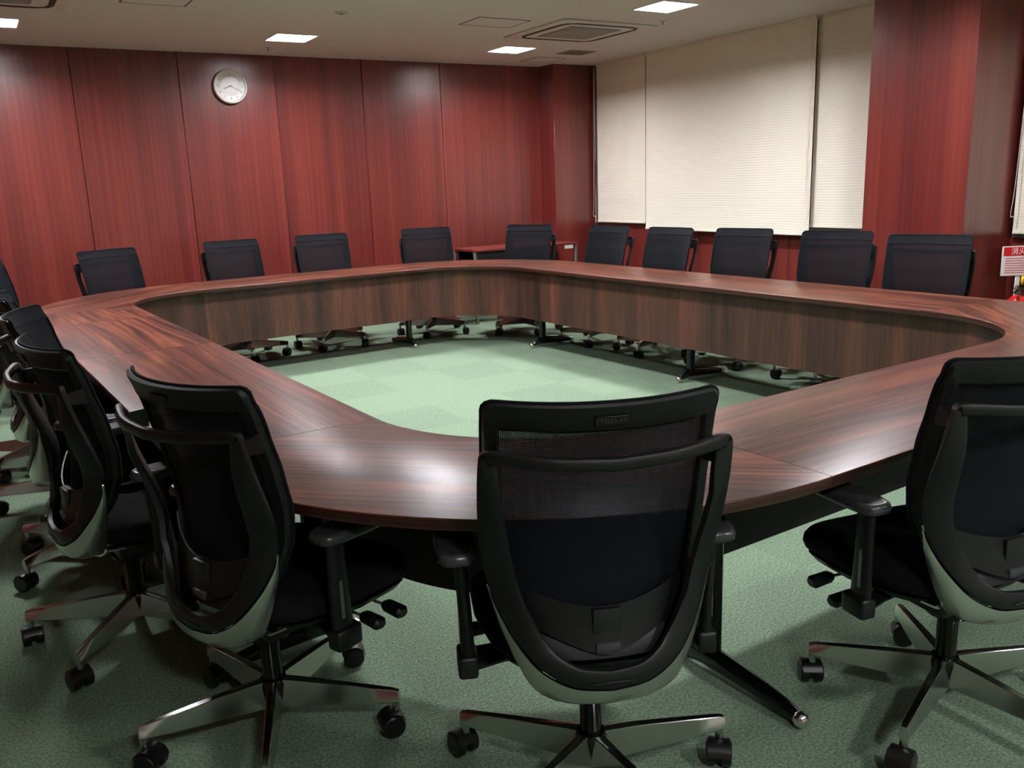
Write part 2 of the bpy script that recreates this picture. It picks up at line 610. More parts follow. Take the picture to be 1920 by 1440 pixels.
lamp_labels = {
 (0, 3): 'recessed square ceiling light cut by the left edge above the plain wall', (1, 3): 'recessed square ceiling light just right of the wall clock',
 (2, 3): 'recessed square ceiling light below the cassette air conditioner near the far corner', (2, 2): 'recessed square ceiling light at the top edge above the cream blinds',
 (1, 1): 'recessed square ceiling light overhead, over the near part of the table ring',
 (2, 1): 'recessed square ceiling light out of view above the window pillar', (0, 2): 'recessed square ceiling light out of view over the left side of the ring',
 (1, 2): 'recessed square ceiling light over the middle of the table ring, just out of view',
 (0, 0): 'added square ceiling light behind the camera, on its left, filling the foreground', (1, 0): 'added square ceiling light behind the camera, to its right, filling the foreground', (2, 0): 'added square ceiling light behind the camera by the window wall, filling the foreground'}
for i, x in enumerate(LX):
    for j, y in enumerate(LY):
        if (i, j) == (0, 1): continue
        e = empty('ceiling_light', (x, y, H))
        tag(e, lamp_labels[(i, j)], 'ceiling light', 'recessed square ceiling lights')
        link('housing', hm, M['white'], e)
        link('trim', fm, M['white'], e)
        link('diffuser', dm, M['lamp'], e)

# ceiling fittings
def hatch(x0, y0, x1, y1, label):
    e = empty('ceiling_hatch', ((x0 + x1) / 2, (y0 + y1) / 2, H))
    tag(e, label, 'hatch')
    hx_, hy_ = (x1 - x0) / 2, (y1 - y0) / 2
    bm = bmesh.new(); t = .012
    for a in ((-hx_, -hy_, hx_, -hy_ + t), (-hx_, hy_ - t, hx_, hy_), (-hx_, -hy_ + t, -hx_ + t, hy_ - t), (hx_ - t, -hy_ + t, hx_, hy_ - t)):
        add_box(bm, a[0], a[1], -.003, a[2], a[3], -.0005)
    link('frame', fin(bm, 'hatch_frame'), M['seam_grey'], e)
    link('door', box_mesh('hatch_door', -hx_ + t + .001, -hy_ + t + .001, -.0025, hx_ - t - .001, hy_ - t - .001, -.0006), M['ceiling'], e)
hatch(1.0, 5.90, 1.41, 6.36, 'square ceiling hatch at the top edge, left of the lamp by the clock')
hatch(3.44, 5.99, 3.90, 6.33, 'thin framed access hatch in the ceiling beside the cassette air conditioner')
hatch(5.05, 7.66, 5.40, 8.0, 'faint access hatch in the ceiling close to the far corner pillar')

def cassette(cx, cy, label):
    e = empty('air_conditioner', (cx, cy, H))
    tag(e, label, 'air conditioner')
    s = .46
    link('panel', box_mesh('ac_panel', -s, -s, -.014, s, s, -.0005, bevel=.006, seg=2), M['ceiling'], e)
    link('grille', box_mesh('ac_grille', -.25, -.25, -.020, .25, .25, -.0143, bevel=.003, seg=1), M['grille'], e)
    for k in range(4):
        a = k * PI / 2
        bm = bmesh.new()
        pts = [(-.36, .30, -.0165), (-.33, .345, -.0165), (-.27, .365, -.0165), (.27, .365, -.0165), (.33, .345, -.0165)]
        add_tube(bm, pts, [(.010, .002), (.018, .003), (.02, .003), (.02, .003), (.010, .002)], n=8)
        link('air_slot', fin(bm, 'air_slot'), M['slot'], e, rot=(0, 0, a))
    bm = bmesh.new()
    for k in range(11):
        y = -.2 + k * .04
        add_box(bm, -.23, y - .004, -.0225, .23, y + .004, -.0202)
    g = link('grille_slats', fin(bm, 'grille_slats'), M['offwhite'], e); g['kind'] = 'stuff'
cassette(4.55, 6.27, 'white four-way cassette air conditioner in the ceiling left of the blinds')
cassette(.26, 6.27, 'cassette air conditioner in the ceiling cut by the top left corner')
e = empty('air_vent', (5.26, 7.29, H)); tag(e, 'small square ceiling vent between the cassette unit and the corner pillar', 'vent')
link('frame', box_mesh('vent_frame', -.15, -.13, -.006, .15, .13, -.0005, bevel=.002, seg=1), M['grille'], e)
bm = bmesh.new()
for k in range(6):
    add_box(bm, -.125, -.1 + k * .036, -.009, .125, -.085 + k * .036, -.0062)
g = link('slat', fin(bm, 'vent_slats'), M['seam_grey'], e); g['kind'] = 'stuff'
e = empty('smoke_detector', (2.432, 6.188, H)); tag(e, 'small round smoke detector on the ceiling above and right of the clock', 'detector')
bm = bmesh.new(); add_lathe(bm, [(.02, -.012), (.034, -.011), (.046, -.005), (.048, -.0005)], 24); link('body', fin(bm, 'detector_body'), M['offwhite'], e)
bm = bmesh.new(); add_lathe(bm, [(.008, -.016), (.014, -.015), (.018, -.0122)], 20); link('sensor', fin(bm, 'detector_sensor'), M['seam_grey'], e)
for (x, y), lb in (((2.40, 7.88), 'tiny sprinkler head on the ceiling between the clock and its nearest lamp'), ((4.92, 5.64), 'tiny sprinkler head on the ceiling beside the lamp above the blinds')):
    e = empty('sprinkler', (x, y, H)); tag(e, lb, 'sprinkler')
    bm = bmesh.new(); add_lathe(bm, [(.022, -.004), (.028, -.0005)], 16); link('flange', fin(bm, 'sprinkler_flange'), M['offwhite'], e)
    bm = bmesh.new(); add_lathe(bm, [(.012, -.026), (.012, -.024), (.004, -.0238), (.004, -.0042)], 12); link('head', fin(bm, 'sprinkler_head'), M['grey_metal'], e)

# ------------------------------------------------------------------ blinds
def blind(y0, y1, x, zb, label, cord=None):
    e = empty('window_blind', (x, (y0 + y1) / 2, H)); tag(e, label, 'blind')
    h = (y1 - y0) / 2
    L_ = H - zb
    top = .022
    n_ = int(round((L_ - top - .02) / .022))
    bm = bmesh.new()
    rows = []
    for k in range(2 * n_ + 1):
        z = -top - (L_ - top - .02) * k / (2 * n_)
        dx = -.0006 if k % 2 else .0006
        rows.append([bm.verts.new((dx, -h, z)), bm.verts.new((dx, h, z))])
    for a, b_ in zip(rows, rows[1:]):
        bm.faces.new((a[0], b_[0], b_[1], a[1]))
    me = bpy.data.meshes.new('blind_cloth'); bm.to_mesh(me); bm.free()
    link('cloth', me, M['blind'], e)
    link('head_rail', box_mesh('head_rail', -.018, -h, -top, .018, h, -.001, bevel=.003, seg=1), M['blind'], e)
    link('bottom_rail', box_mesh('bottom_rail', -.009, -h, -L_, .009, h, -L_ + .02, bevel=.003, seg=2), M['blind'], e)
    if cord:
        cy, cz = cord
        bm = bmesh.new()
        pts = [(-.02, cy, -.03), (-.02, cy, -L_ + cz + .05), (-.02, cy + .012, -L_ + cz), (-.02, cy + .03, -L_ + cz - .004), (-.02, cy + .045, -L_ + cz + .02), (-.02, cy + .03, -L_ + cz + .3), (-.02, cy + .012, -.03)]
        add_tube(bm, catmull(pts, 5), .002, n=6)
        link('pull_cord', fin(bm, 'pull_cord'), M['blind'], e)
blind(7.165, 7.985, W - .052, .918, 'narrow cream pleated blind at the far end of the window', (.425, .07))
blind(5.0, 7.10, W - .10, .865, 'wide cream pleated blind in the middle, hanging lowest', (-1.035, .2))
blind(4.14, 5.03, W - .052, .932, 'cream pleated blind beside the window pillar')
blind(1.4, 3.325, W - .052, .932, 'cream pleated blind beyond the pillar at the right edge', (.93, .12))

# ------------------------------------------------------------------ table
PHI = 0.043522232
TO = Vector((0.426525, 1.20697, 0))
def tw(x, y, z=0):
    c, s = math.cos(PHI), math.sin(PHI)
    return Vector((TO.x + c * x - s * y, TO.y + s * x + c * y, z))
ZT, TT = .70, .027
LXT, LYT = 4.2, 6.0

def poly_top(poly, edge_free, cen, graindir, off):
    """flat slab from a CCW polygon with small eased edges; grain along graindir"""
    bm = bmesh.new()
    pts = [Vector((p[0] - cen[0], p[1] - cen[1], 0)) for p in poly]
    n_ = len(pts)
    prof = [(.0004, ZT - TT), (0, ZT - TT + .002), (0, ZT - .004), (.0006, ZT - .0018), (.0022, ZT - .0004), (.004, ZT)]
    # inward offsets only along visible edges
    nrm = []
    for i in range(n_):
        a, b_, c_ = pts[i - 1], pts[i], pts[(i + 1) % n_]
        def en(p, q):
            d_ = (q - p).normalized(); return Vector((-d_.y, d_.x, 0))
        n1, n2 = en(a, b_), en(b_, c_)
        k1 = 1 if edge_free[i - 1] else .25
        k2 = 1 if edge_free[i] else .25
        det = n1.x * n2.y - n1.y * n2.x
        if abs(det) < 1e-3:
            v_ = n1 * max(k1, k2) if k1 == k2 else n1 * (k1 + k2) / 2
        else:
            vx = (k1 * n2.y - k2 * n1.y) / det
            vy = (n1.x * k2 - n2.x * k1) / det
            v_ = Vector((vx, vy, 0))
        nrm.append(v_)
    rings = [[bm.verts.new(pts[i] + nrm[i] * o_ + Vector((0, 0, z))) for i in range(n_)] for o_, z in prof]
    for A, B in zip(rings, rings[1:]):
        for i in range(n_):
            f = bm.faces.new((A[i], A[(i + 1) % n_], B[(i + 1) % n_], B[i]))
            f.material_index = 1 if A is rings[0] or A is rings[1] else 0
    bm.faces.new(list(reversed(rings[0]))).material_index = 1
    top = bm.faces.new(rings[-1])
    bmesh.ops.recalc_face_normals(bm, faces=bm.faces)
    me = bpy.data.meshes.new('tabletop')
    bm.to_mesh(me); bm.free()
    smooth(me, 35)
    g = Vector((math.cos(graindir), math.sin(graindir), 0)); hh = Vector((-g.y, g.x, 0))
    def f(co, n):
        if abs(n.z) > .5:
            return (co.dot(g) + off, co.dot(hh) + off * .61)
        return (co.dot(g) + off + co.dot(hh), co.z + off)
    set_uv(me, f)
    me.materials.append(M['walnut']); me.materials.append(M['walnut_edge'])
    return me

def ribbon_panel(path, cen, off):
    """modesty panel hanging along a path (list of xy), 18 mm thick"""
    zb_, zt_ = .262, ZT - TT - .001
    n_ = len(path)
    P = [Vector((p[0] - cen[0], p[1] - cen[1], 0)) for p in path]
    acc = [0]
    for a, b_ in zip(P, P[1:]): acc.append(acc[-1] + (b_ - a).length)
    bm = bmesh.new()
    outs, ins = [], []
    for i, p in enumerate(P):
        t = (P[min(i + 1, n_ - 1)] - P[max(i - 1, 0)]).normalized()
        q = Vector((-t.y, t.x, 0)) * .009
        outs.append(p + q); ins.append(p - q)
    V = {}
    for nm, R_ in (('o', outs), ('i', ins)):
        for zi, z in enumerate((zb_, zt_)):
            V[nm, zi] = [bm.verts.new((r.x, r.y, z)) for r in R_]
    uvd = {}
    for key, vs in V.items():
        for i, v in enumerate(vs): uvd[v] = (0, 0)
    for i in range(n_ - 1):
        for nm in 'oi':
            f = bm.faces.new((V[nm, 0][i], V[nm, 0][i + 1], V[nm, 1][i + 1], V[nm, 1][i]))
            f.material_index = 0 if nm == 'o' else 1
        for zi in (0, 1):
            bm.faces.new((V['o', zi][i], V['o', zi][i + 1], V['i', zi][i + 1], V['i', zi][i])).material_index = 1
    for e_ in (0, -1):
        bm.faces.new((V['o', 0][e_], V['i', 0][e_], V['i', 1][e_], V['o', 1][e_])).material_index = 1
    bmesh.ops.recalc_face_normals(bm, faces=bm.faces)
    me = bpy.data.meshes.new('modesty_panel'); bm.to_mesh(me); bm.free(); smooth(me, 50)
    def f(co, n):
        best = min(range(n_), key=lambda i: (P[i].x - co.x) ** 2 + (P[i].y - co.y) ** 2)
        t = (P[min(best + 1, n_ - 1)] - P[max(best - 1, 0)]).normalized()
        s = acc[best] + (Vector((co.x, co.y, 0)) - P[best]).dot(t)
        return (co.z * 1.0 + off * 2, s + off * 1.7)
    set_uv(me, f)
    me.materials.append(M['walnut_panel']); me.materials.append(M['dark_under'])
    return me

def t_leg(parent, loc, ang):
    """foot runs along local +x from the outer end (x=.06) to the inner end (x=.49); post near the inner end"""
    bm = bmesh.new()
    pts = [(.075, 0, .026), (.12, 0, .034), (.22, 0, .046), (.34, 0, .056), (.40, 0, .058), (.44, 0, .044), (.475, 0, .026)]
    rr = [(.016, .016), (.021, .022), (.024, .028), (.027, .032), (.028, .033), (.023, .026), (.016, .016)]
    add_tube(bm, catmull([p + r for p, r in zip(pts, rr)], 3) and [q[:3] for q in catmull([p + r for p, r in zip(pts, rr)], 3)], [(q[3], q[4]) for q in catmull([p + r for p, r in zip(pts, rr)], 3)], n=10)
    post = bmesh.new()
    add_tube(post, [(.375, 0, .08), (.375, 0, .30), (.375, 0, ZT - TT - .012)], [(.024, .034)] * 3, n=16, up=Vector((1, 0, 0)))
    add_box(post, .12, -.03, ZT - TT - .0119, .47, .03, ZT - TT - .001, bevel=.002, seg=1)
    leg = link('leg', fin(post, 'table_post'), M['gloss_black'], parent, loc, (0, 0, ang))
    ft = link('foot', fin(bm, 'table_foot'), M['gloss_black'], leg)
    bb = bmesh.new()
    for x in (.062, .488):
        r_ = bmesh.ops.create_uvsphere(bb, u_segments=16, v_segments=10, radius=.02)
        bmesh.ops.transform(bb, matrix=Matrix.Translation((x, 0, .0205)), verts=r_['verts'])
    b1 = bb
    # split the two glides into separate objects
    bb.free()
    for x in (.062, .488):
        q = bmesh.new()
        bmesh.ops.create_uvsphere(q, u_segments=16, v_segments=10, radius=.0225)
        link('glide', fin(q, 'glide'), M['bright_ball'], leg, (x, 0, .0228))
    st = bmesh.new()
    add_tube(st, [(.405, 0, .0905), (.44, 0, .0725), (.478, 0, .043)], [(.012, .0022), (.009, .002), (.007, .002)], n=8)
    link('chrome_strip', fin(st, 'foot_strip'), M['bright_ball'], leg)
    return leg

GAP = .0006
def straight(x0, y0, x1, y1, inner_side, label, off, legs):
    cen = ((x0 + x1) / 2, (y0 + y1) / 2)
    p = tw(*cen)
    e = empty('conference_table', p, PHI)
    tag(e, label, 'table', 'sections of the ring-shaped conference table')
    hor = inner_side in 'NS'
    if hor:
        poly = [(x0 + GAP, y0), (x1 - GAP, y0), (x1 - GAP, y1), (x0 + GAP, y1)]; free = [1, 0, 1, 0]
    else:
        poly = [(x0, y0 + GAP), (x1, y0 + GAP), (x1, y1 - GAP), (x0, y1 - GAP)]; free = [0, 1, 0, 1]
    me = poly_top(poly, free, cen, 0 if hor else PI / 2, off)
    link('tabletop', me, None, e)
    i = .075
    path = {'N': [(x0 + .001, y1 - i), (x1 - .001, y1 - i)], 'S': [(x1 - .001, y0 + i), (x0 + .001, y0 + i)], 'E': [(x1 - i, y1 - .001), (x1 - i, y0 + .001)], 'W': [(x0 + i, y0 + .001), (x0 + i, y1 - .001)]}[inner_side]
    link('modesty_panel', ribbon_panel(path, cen, off), None, e)
    for (lx, ly, a) in legs:
        t_leg(e, (lx - cen[0], ly - cen[1], 0), a)
    return e

def corner(ccx, ccy, a0, label, off, grain):
    cen = (ccx + .75 * math.cos(a0 + PI / 4), ccy + .75 * math.sin(a0 + PI / 4))
    p = tw(*cen)
    e = empty('conference_table', p, PHI)
    tag(e, label, 'table', 'sections of the ring-shaped conference table')
    n_ = 40
    outer = [(ccx + 1.2 * math.cos(a0 + PI / 2 * k / n_), ccy + 1.2 * math.sin(a0 + PI / 2 * k / n_)) for k in range(n_ + 1)]
    inner = [(ccx + .6 * math.cos(a0 + PI / 2 * k / n_), ccy + .6 * math.sin(a0 + PI / 2 * k / n_)) for k in range(n_, -1, -1)]
    poly = outer + inner
    free = [1] * n_ + [0] + [1] * n_ + [0]
    me = poly_top(poly, free, cen, grain, off)
    link('tabletop', me, None, e)
    path = [(ccx + .675 * math.cos(a0 + PI / 2 * k / n_), ccy + .675 * math.sin(a0 + PI / 2 * k / n_)) for k in range(n_ + 1)]
    a = ribbon_panel(path if True else path[::-1], cen, off)
    # the walnut face looks into the ring
    link('modesty_panel', a, None, e)
    return e

LEG_N = lambda x: (x, 0, PI / 2)
LEG_S = lambda x: (x, LYT, -PI / 2)
LEG_W = lambda y: (0, y, 0)
LEG_E = lambda y: (LXT, y, PI)
straight(1.2, 0, 3.0, .6, 'N', 'straight walnut table section at the right, between the two nearest chairs', 1.3, [LEG_N(1.205), LEG_N(2.965)])
straight(1.2, 5.4, 3.0, 6.0, 'S', 'straight walnut table section along the far side below the clock', 4.1, [LEG_S(1.235), LEG_S(2.965)])
straight(0, 1.2, .6, 3.0, 'E', 'long walnut table section on the left, nearest the camera of that side', 7.9, [LEG_W(1.235), LEG_W(2.965)])
straight(0, 3.0, .6, 4.2, 'E', 'middle walnut table section on the left side of the ring', 9.4, [LEG_W(4.165)])
straight(0, 4.2, .6, 4.8, 'E', 'short walnut filler section before the far left corner', 11.2, [LEG_W(4.765)])
straight(3.6, 3.0, 4.2, 4.8, 'W', 'walnut table section along the windows, farther one', 13.9, [LEG_E(3.04), LEG_E(4.80)])
straight(3.6, 1.2, 4.2, 3.0, 'W', 'walnut table section along the windows, nearer one', 16.0, [LEG_E(1.235)])
corner(1.2, 1.2, PI, 'curved walnut corner section in the foreground, left of the middle chair', 18.7, -PI / 4)
corner(3.0, 1.2, 1.5 * PI, 'curved walnut corner section at the right edge by the extinguisher', 21.2, PI / 4)
corner(3.0, 4.8, 0, 'curved walnut corner section farthest away, before the side desk', 23.9, -PI / 4)
corner(1.2, 4.8, PI / 2, 'curved walnut corner section at the far left end', 26.3, PI / 4)

# ------------------------------------------------------------------ chair
YC = [(.43, -.185), (.47, -.170), (.52, -.158), (.60, -.150), (.68, -.156), (.78, -.178), (.88, -.206), (.995, -.240)]
HW = [(.43, .09), (.445, .122), (.47, .156), (.50, .182), (.55, .207), (.62, .226), (.70, .234), (.80, .236), (.995, .236)]
def zdrop(f, z):
    f = min(1, abs(f))
    d = 0 if f < .90 else .020 * (1 - math.sqrt(max(0, 1 - ((f - .90) / .10) ** 2)))
    return d * max(0, min(1, (z - .94) / .04)) + .004 * (1 - f * f) * max(0, (z - .8) / .2)
def yback(x, z):
    return interp(YC, z) - .02 + .068 * abs(x / .236) ** 2.2
def back_pt(u, z, oy=0):
    hw = interp(HW, z)
    return Vector((u * hw, yback(u * hw, z) + oy, z - zdrop(u, z)))

def spread(vals):
    return vals

def build_chair():
    root = empty('swivel_chair')
    # --- backrest frame: border plastic with a window for the mesh
    zs = [.43 + (.99 - .43) * k / 28 for k in range(29)]
    us = [math.sin(PI / 2 * (-1 + 2 * k / 20)) for k in range(21)]
    bm = bmesh.new()
    def border_loop(inset_side, inset_top, inset_bot, oy, n_side=26):
        P = []
        zt, zb_ = .99 - inset_top, .43 + inset_bot
        def xy(z, f):
            hw = interp(HW, z) - inset_side
            return hw * f
        rc = .018
        # top edge left->right
        for k in range(25):
            f = math.sin(PI / 2 * (-1 + 2 * k / 24))
            z = zt
            hw = interp(HW, z) - inset_side
            x = f * hw
            P.append((x, zt))
        for k in range(1, n_side):
            z = zt - (zt - zb_) * k / n_side
            P.append((interp(HW, z) - inset_side, z))
        for k in range(11):
            f = 1 - 2 * k / 10
            hw = interp(HW, zb_) - inset_side
            P.append((f * hw, zb_))
        for k in range(n_side - 1, 0, -1):
            z = zt - (zt - zb_) * k / n_side
            P.append((-(interp(HW, z) - inset_side), z))
        out = []
        for x, z in P:
            out.append(Vector((x, yback(x, z) + oy, z - zdrop(x / (interp(HW, z) - inset_side), z))))
        return out
    loops = [border_loop(.0, 0, 0, .004), border_loop(-.001, -.001, -.001, -.004), border_loop(.004, .003, .003, -.012), border_loop(.026, .052, .045, -.011), border_loop(.031, .058, .052, -.004), border_loop(.031, .058, .052, .003)]
    R_ = [[bm.verts.new(p) for p in lp] for lp in loops]
    n_ = len(R_[0])
    for A, B in zip(R_, R_[1:] + [R_[0]]):
        for k in range(n_):
            bm.faces.new((A[k], A[(k + 1) % n_], B[(k + 1) % n_], B[k]))
    bf = link('backrest_frame', fin(bm, 'backrest_frame', 35), M['black_plastic'], root)
    # name plate with faint lettering on the top rail
    zt = .962
    yb_ = back_pt(0, zt).y - .0118
    tilt = math.atan2(-.0, 1)
    slope = (back_pt(0, .98).y - back_pt(0, .94).y) / .04
    np_ = link('name_plate', box_mesh('name_plate', -.032, -.0012, -.0105, .032, .0012, .0105, bevel=.001, seg=1), M['black_plastic'], bf, (0, yb_ - .0006, zt - .0075), (math.atan(-slope), 0, 0))
    # lettering faces backwards (-y)
    tm = text_mesh('TT3223-AT', .0125, .0003)
    tm.transform(Matrix.Translation((0, -.0014, 0)) @ Matrix.Rotation(PI / 2, 4, 'X'))
    tm.transform(Matrix.Translation((0, yb_ - .0009, zt - .0075)) @ Matrix.Rotation(math.atan(-slope), 4, 'X'))
    link('lettering', tm, M['lettering'], bf)
    # --- mesh cloth (front skin, full width)
    bm = bmesh.new()
    rows = []
    for z in zs:
        rows.append([bm.verts.new(back_pt(u * 1.0, z, .0055) + Vector((0, .0006 if z > .945 else 0, 0))) for u in us])
    for A, B in zip(rows, rows[1:]):
        for k in range(len(us) - 1):
            bm.faces.new((A[k], A[k + 1], B[k + 1], B[k]))
    me = fin(bm, 'mesh_cloth')
    set_uv(me, lambda co, n: (co.x, co.z))
    link('mesh_cloth', me, M['mesh_cloth'], root)
    # second layer of the spacer mesh, just behind the first
    bm = bmesh.new()
    rows = []
    for z in [z_ for z_ in zs if .44 < z_ < .95]:
        rows.append([bm.verts.new(back_pt(u * .97, z, .0044)) for u in us])
    for A, B in zip(rows, rows[1:]):
        for k in range(len(us) - 1):
            bm.faces.new((A[k], A[k + 1], B[k + 1], B[k]))
    me = fin(bm, 'mesh_lining')
    set_uv(me, lambda co, n: (co.x, co.z))
    link('mesh_lining', me, M['mesh_cloth'], root)
    # solid hem along the top of the cloth, and a piped rim around it
    bm = bmesh.new()
    G = [[back_pt(u, z, .0072) for u in us] for z in (.936, .94, .955, .97, .985, .991)]
    grid_solid(bm, G, .0022)
    link('top_hem', fin(bm, 'top_hem'), M['cloth_solid'], root)
    bm = bmesh.new()
    lp = border_loop(-.001, -.002, 0, .006)
    add_tube(bm, lp, .0042, n=8, up=Vector((0, 1, 0)), closed=True)
    link('piping', fin(bm, 'piping'), M['cloth_solid'], root)
    # --- outer ring frame
    half = [(0, -.303, .895, .025), (.11, -.288, .898, .025), (.19, -.257, .903, .026), (.230, -.237, .905, .028), (.2465, -.229, .898, .031), (.252, -.226, .876, .036), (.2525, -.206, .80, .050), (.250, -.178, .715, .060), (.2425, -.158, .645, .064), (.228, -.157, .585, .062), (.205, -.175, .525, .055), (.176, -.202, .473, .047), (.136, -.226, .427, .043), (.076, -.245, .396, .041), (0, -.25, .386, .040)]
    hc = catmull(half, 4)
    full = hc + [(-x, y, z, w_) for x, y, z, w_ in reversed(hc[1:-1])]
    K = len(full)
    bm = bmesh.new()
    sec = [(0, -.006), (.0, .006), (.12, .009), (.88, .009), (1, .006), (1, -.006), (.88, -.009), (.12, -.009)]
    rings = []
    for i in range(K):
        x, y, z, w_ = full[i]
        a = Vector(full[i - 1][:3]); c_ = Vector(full[(i + 1) % K][:3])
        t = (c_ - a); t2 = Vector((t.x, 0, t.z)).normalized()
        inw = Vector((t2.z, 0, -t2.x))
        if inw.dot(Vector((-x, 0, .65 - z))) < 0: inw = -inw
        # surface follows the back: inner rim lies a little further back on the sides
        inw = Vector((inw.x, -.75 * abs(inw.x) * max(0, min(1, (z - .44) / .1)) * max(.15, min(1, (.90 - z) / .12)), inw.z)).normalized()
        th = t.normalized().cross(inw).normalized()
        if th.y > 0: th = -th
        rings.append([bm.verts.new(Vector((x, y, z)) + inw * (f * w_) + th * o_) for f, o_ in sec])
    for i in range(K):
        A, B = rings[i], rings[(i + 1) % K]
        for k in range(len(sec)):
            bm.faces.new((A[k], A[(k + 1) % len(sec)], B[(k + 1) % len(sec)], B[k]))
    rf = link('ring_frame', fin(bm, 'ring_frame', 50), M['black_plastic'], root)
    # slim groove line on the ring bottom
    link('ring_slot', box_mesh('ring_slot', -.045, -.2605, .401, .045, -.2585, .4055, bevel=.0008, seg=1), M['dark_plastic'], rf)
    # --- brackets between ring and backrest
    for s in (-1, 1):
        bm = bmesh.new()
        A = [(s * .238, -.222, .875), (s * .238, -.219, .845), (s * .228, -.213, .835), (s * .226, -.222, .88)]
        B = [(s * .232, -.165, .885), (s * .232, -.165, .838), (s * .206, -.180, .838), (s * .206, -.180, .885)]
        va = [bm.verts.new(v) for v in A]; vb = [bm.verts.new(v) for v in B]
        bm.faces.new(va); bm.faces.new(vb)
        for k in range(4):
            bm.faces.new((va[k], va[(k + 1) % 4], vb[(k + 1) % 4], vb[k]))
        link('bracket', fin(bm, 'bracket'), M['dark_plastic'], root)
    # --- aluminium lower shell
    A = [p for p in hc if p[2] < .60 and p[1] < -.1]
    Bk = [(.236, -.160, .60), (.222, -.156, .54), (.201, -.156, .48), (.176, -.158, .42), (.145, -.160, .368), (.102, -.166, .348), (.05, -.172, .341), (0, -.175, .339)]
    m_ = len(A)
    Bc = catmull(Bk, 6)
    Bs = [Bc[int(round(i * (len(Bc) - 1) / (m_ - 1)))] for i in range(m_)]
    G = []
    R5 = 6
    for r in range(R5 + 1):
        t = r / R5
        row = []
        for a, b_ in zip(A, Bs):
            pa = Vector(a[:3]); pb = Vector(b_)
            pa = pa + Vector((pa.x * .02, -.002, -.004))
            pc = Vector((pa.x * 1.02, pa.y + .002, pb.z - .002)).lerp(pa, .0)
            k1 = min(1.0, (Vector(a[:3]) - Vector(b_)).length / .03)
            pc = pa.lerp(pb, .5).lerp(pc, k1 * .85)
            p = pa * (1 - t) ** 3 + pc * (3 * t * (1 - t)) + pb * t ** 3
            row.append(p)
        G.append(row + [Vector((-p.x, p.y, p.z)) for p in reversed(row[:-1])])
    bm = bmesh.new()
    grid_solid(bm, G, .006)
    ls = link('lower_shell', fin(bm, 'lower_shell', 60), M['satin'], root)
    ls['label'] = 'polished aluminium lower shell'
    bm = bmesh.new()
    GL = [[p + Vector((-math.copysign(min(.006, abs(p.x)), p.x), .007, .006)) for p in row] for row in G[1:]]
    grid_solid(bm, GL, .002)
    link('shell_liner', fin(bm, 'shell_liner', 60), M['dark_plastic'], ls)
    for s in (-1, 1):
        bm = bmesh.new()
        P = catmull([(s * .150, -.150, .372), (s * .148, -.09, .366), (s * .138, -.02, .366), (s * .115, .05, .366), (s * .09, .10, .364)], 3)
        add_tube(bm, P, [(.018, .007)] * len(P), n=8)
        link('support_arm', fin(bm, 'support_arm', 60), M['satin'], root)
    # --- lumbar support
    bm = bmesh.new()
    G = []
    for z, k in ((.448, .84), (.46, .86), (.48, .88), (.505, .90), (.53, .92), (.545, .93)):
        G.append([back_pt(u * k, z + .055 * u * u + .0, -.016 - .012 * (1 - abs(u))) for u in us])
    grid_solid(bm, G, .004)
    lb = link('lumbar_band', fin(bm, 'lumbar_band', 60), M['black_plastic'], root)
    bm = bmesh.new()
    add_box(bm, -.03, -.012, -.040, .03, .014, .046, bevel=.004, seg=2)
    cl = link('lumbar_clip', fin(bm, 'lumbar_clip'), M['dark_plastic'], lb, (0, -.202, .497))
    bm = bmesh.new()
    add_box(bm, -.026, -.010, -.012, .026, .010, .010, bevel=.003, seg=2)
    link('clip_slider', fin(bm, 'clip_slider'), M['pad_grey'], lb, (0, -.216, .462))
    # --- seat
    bm = bmesh.new()
    rows = []
    NX, NY = 20, 20
    outline = []
    def seat_hw(t):   # t 0 rear..1 front
        return .205 + .045 * min(1, t * 2.2) - .05 * max(0, (t - .82) / .18) ** 2
    layers = []
    for (ins, z, ) in ((.030, .378), (.006, .386), (0, .402), (.002, .420), (.012, .436), (.035, .446), (.08, .449), (.14, .448)):
        ring = []
        for k in range(48):
            th = 2 * PI * k / 48
            cx_, sy_ = math.cos(th), math.sin(th)
            e_ = .42
            fx = math.copysign(abs(cx_) ** e_, cx_); fy = math.copysign(abs(sy_) ** e_, sy_)
            t = (fy + 1) / 2
            hx_ = (seat_hw(t) - ins) * fx
            y = .075 + fy * (.232 - ins)
            dz = -.014 * max(0, (t - .7) / .3) ** 2 + (.006 * (hx_ / .24) ** 2) + (.012 * max(0, (.15 - t) / .15) if z > .44 else 0)
            ring.append(bm.verts.new((hx_, y, z + dz)))
        layers.append(ring)
    for A_, B_ in zip(layers, layers[1:]):
        for k in range(48):
            bm.faces.new((A_[k], A_[(k + 1) % 48], B_[(k + 1) % 48], B_[k]))
    bm.faces.new(list(reversed(layers[0])))
    bm.faces.new(layers[-1])
    link('seat', fin(bm, 'seat', 60), M['seat_fabric'], root)
    bm = bmesh.new()
    layers = []
    for ins, z in ((.06, .352), (.025, .360), (.012, .3775)):
        ring = []
        for k in range(40):
            th = 2 * PI * k / 40
            e_ = .42
            fx = math.copysign(abs(math.cos(th)) ** e_, math.cos(th)); fy = math.copysign(abs(math.sin(th)) ** e_, math.sin(th))
            t = (fy + 1) / 2
            ring.append(bm.verts.new(((seat_hw(t) - ins) * fx, .075 + fy * (.228 - ins), z + (-.012 * max(0, (t - .7) / .3) ** 2))))
        layers.append(ring)
    for A_, B_ in zip(layers, layers[1:]):
        for k in range(40):
            bm.faces.new((A_[k], A_[(k + 1) % 40], B_[(k + 1) % 40], B_[k]))
    bm.faces.new(list(reversed(layers[0]))); bm.faces.new(layers[-1])
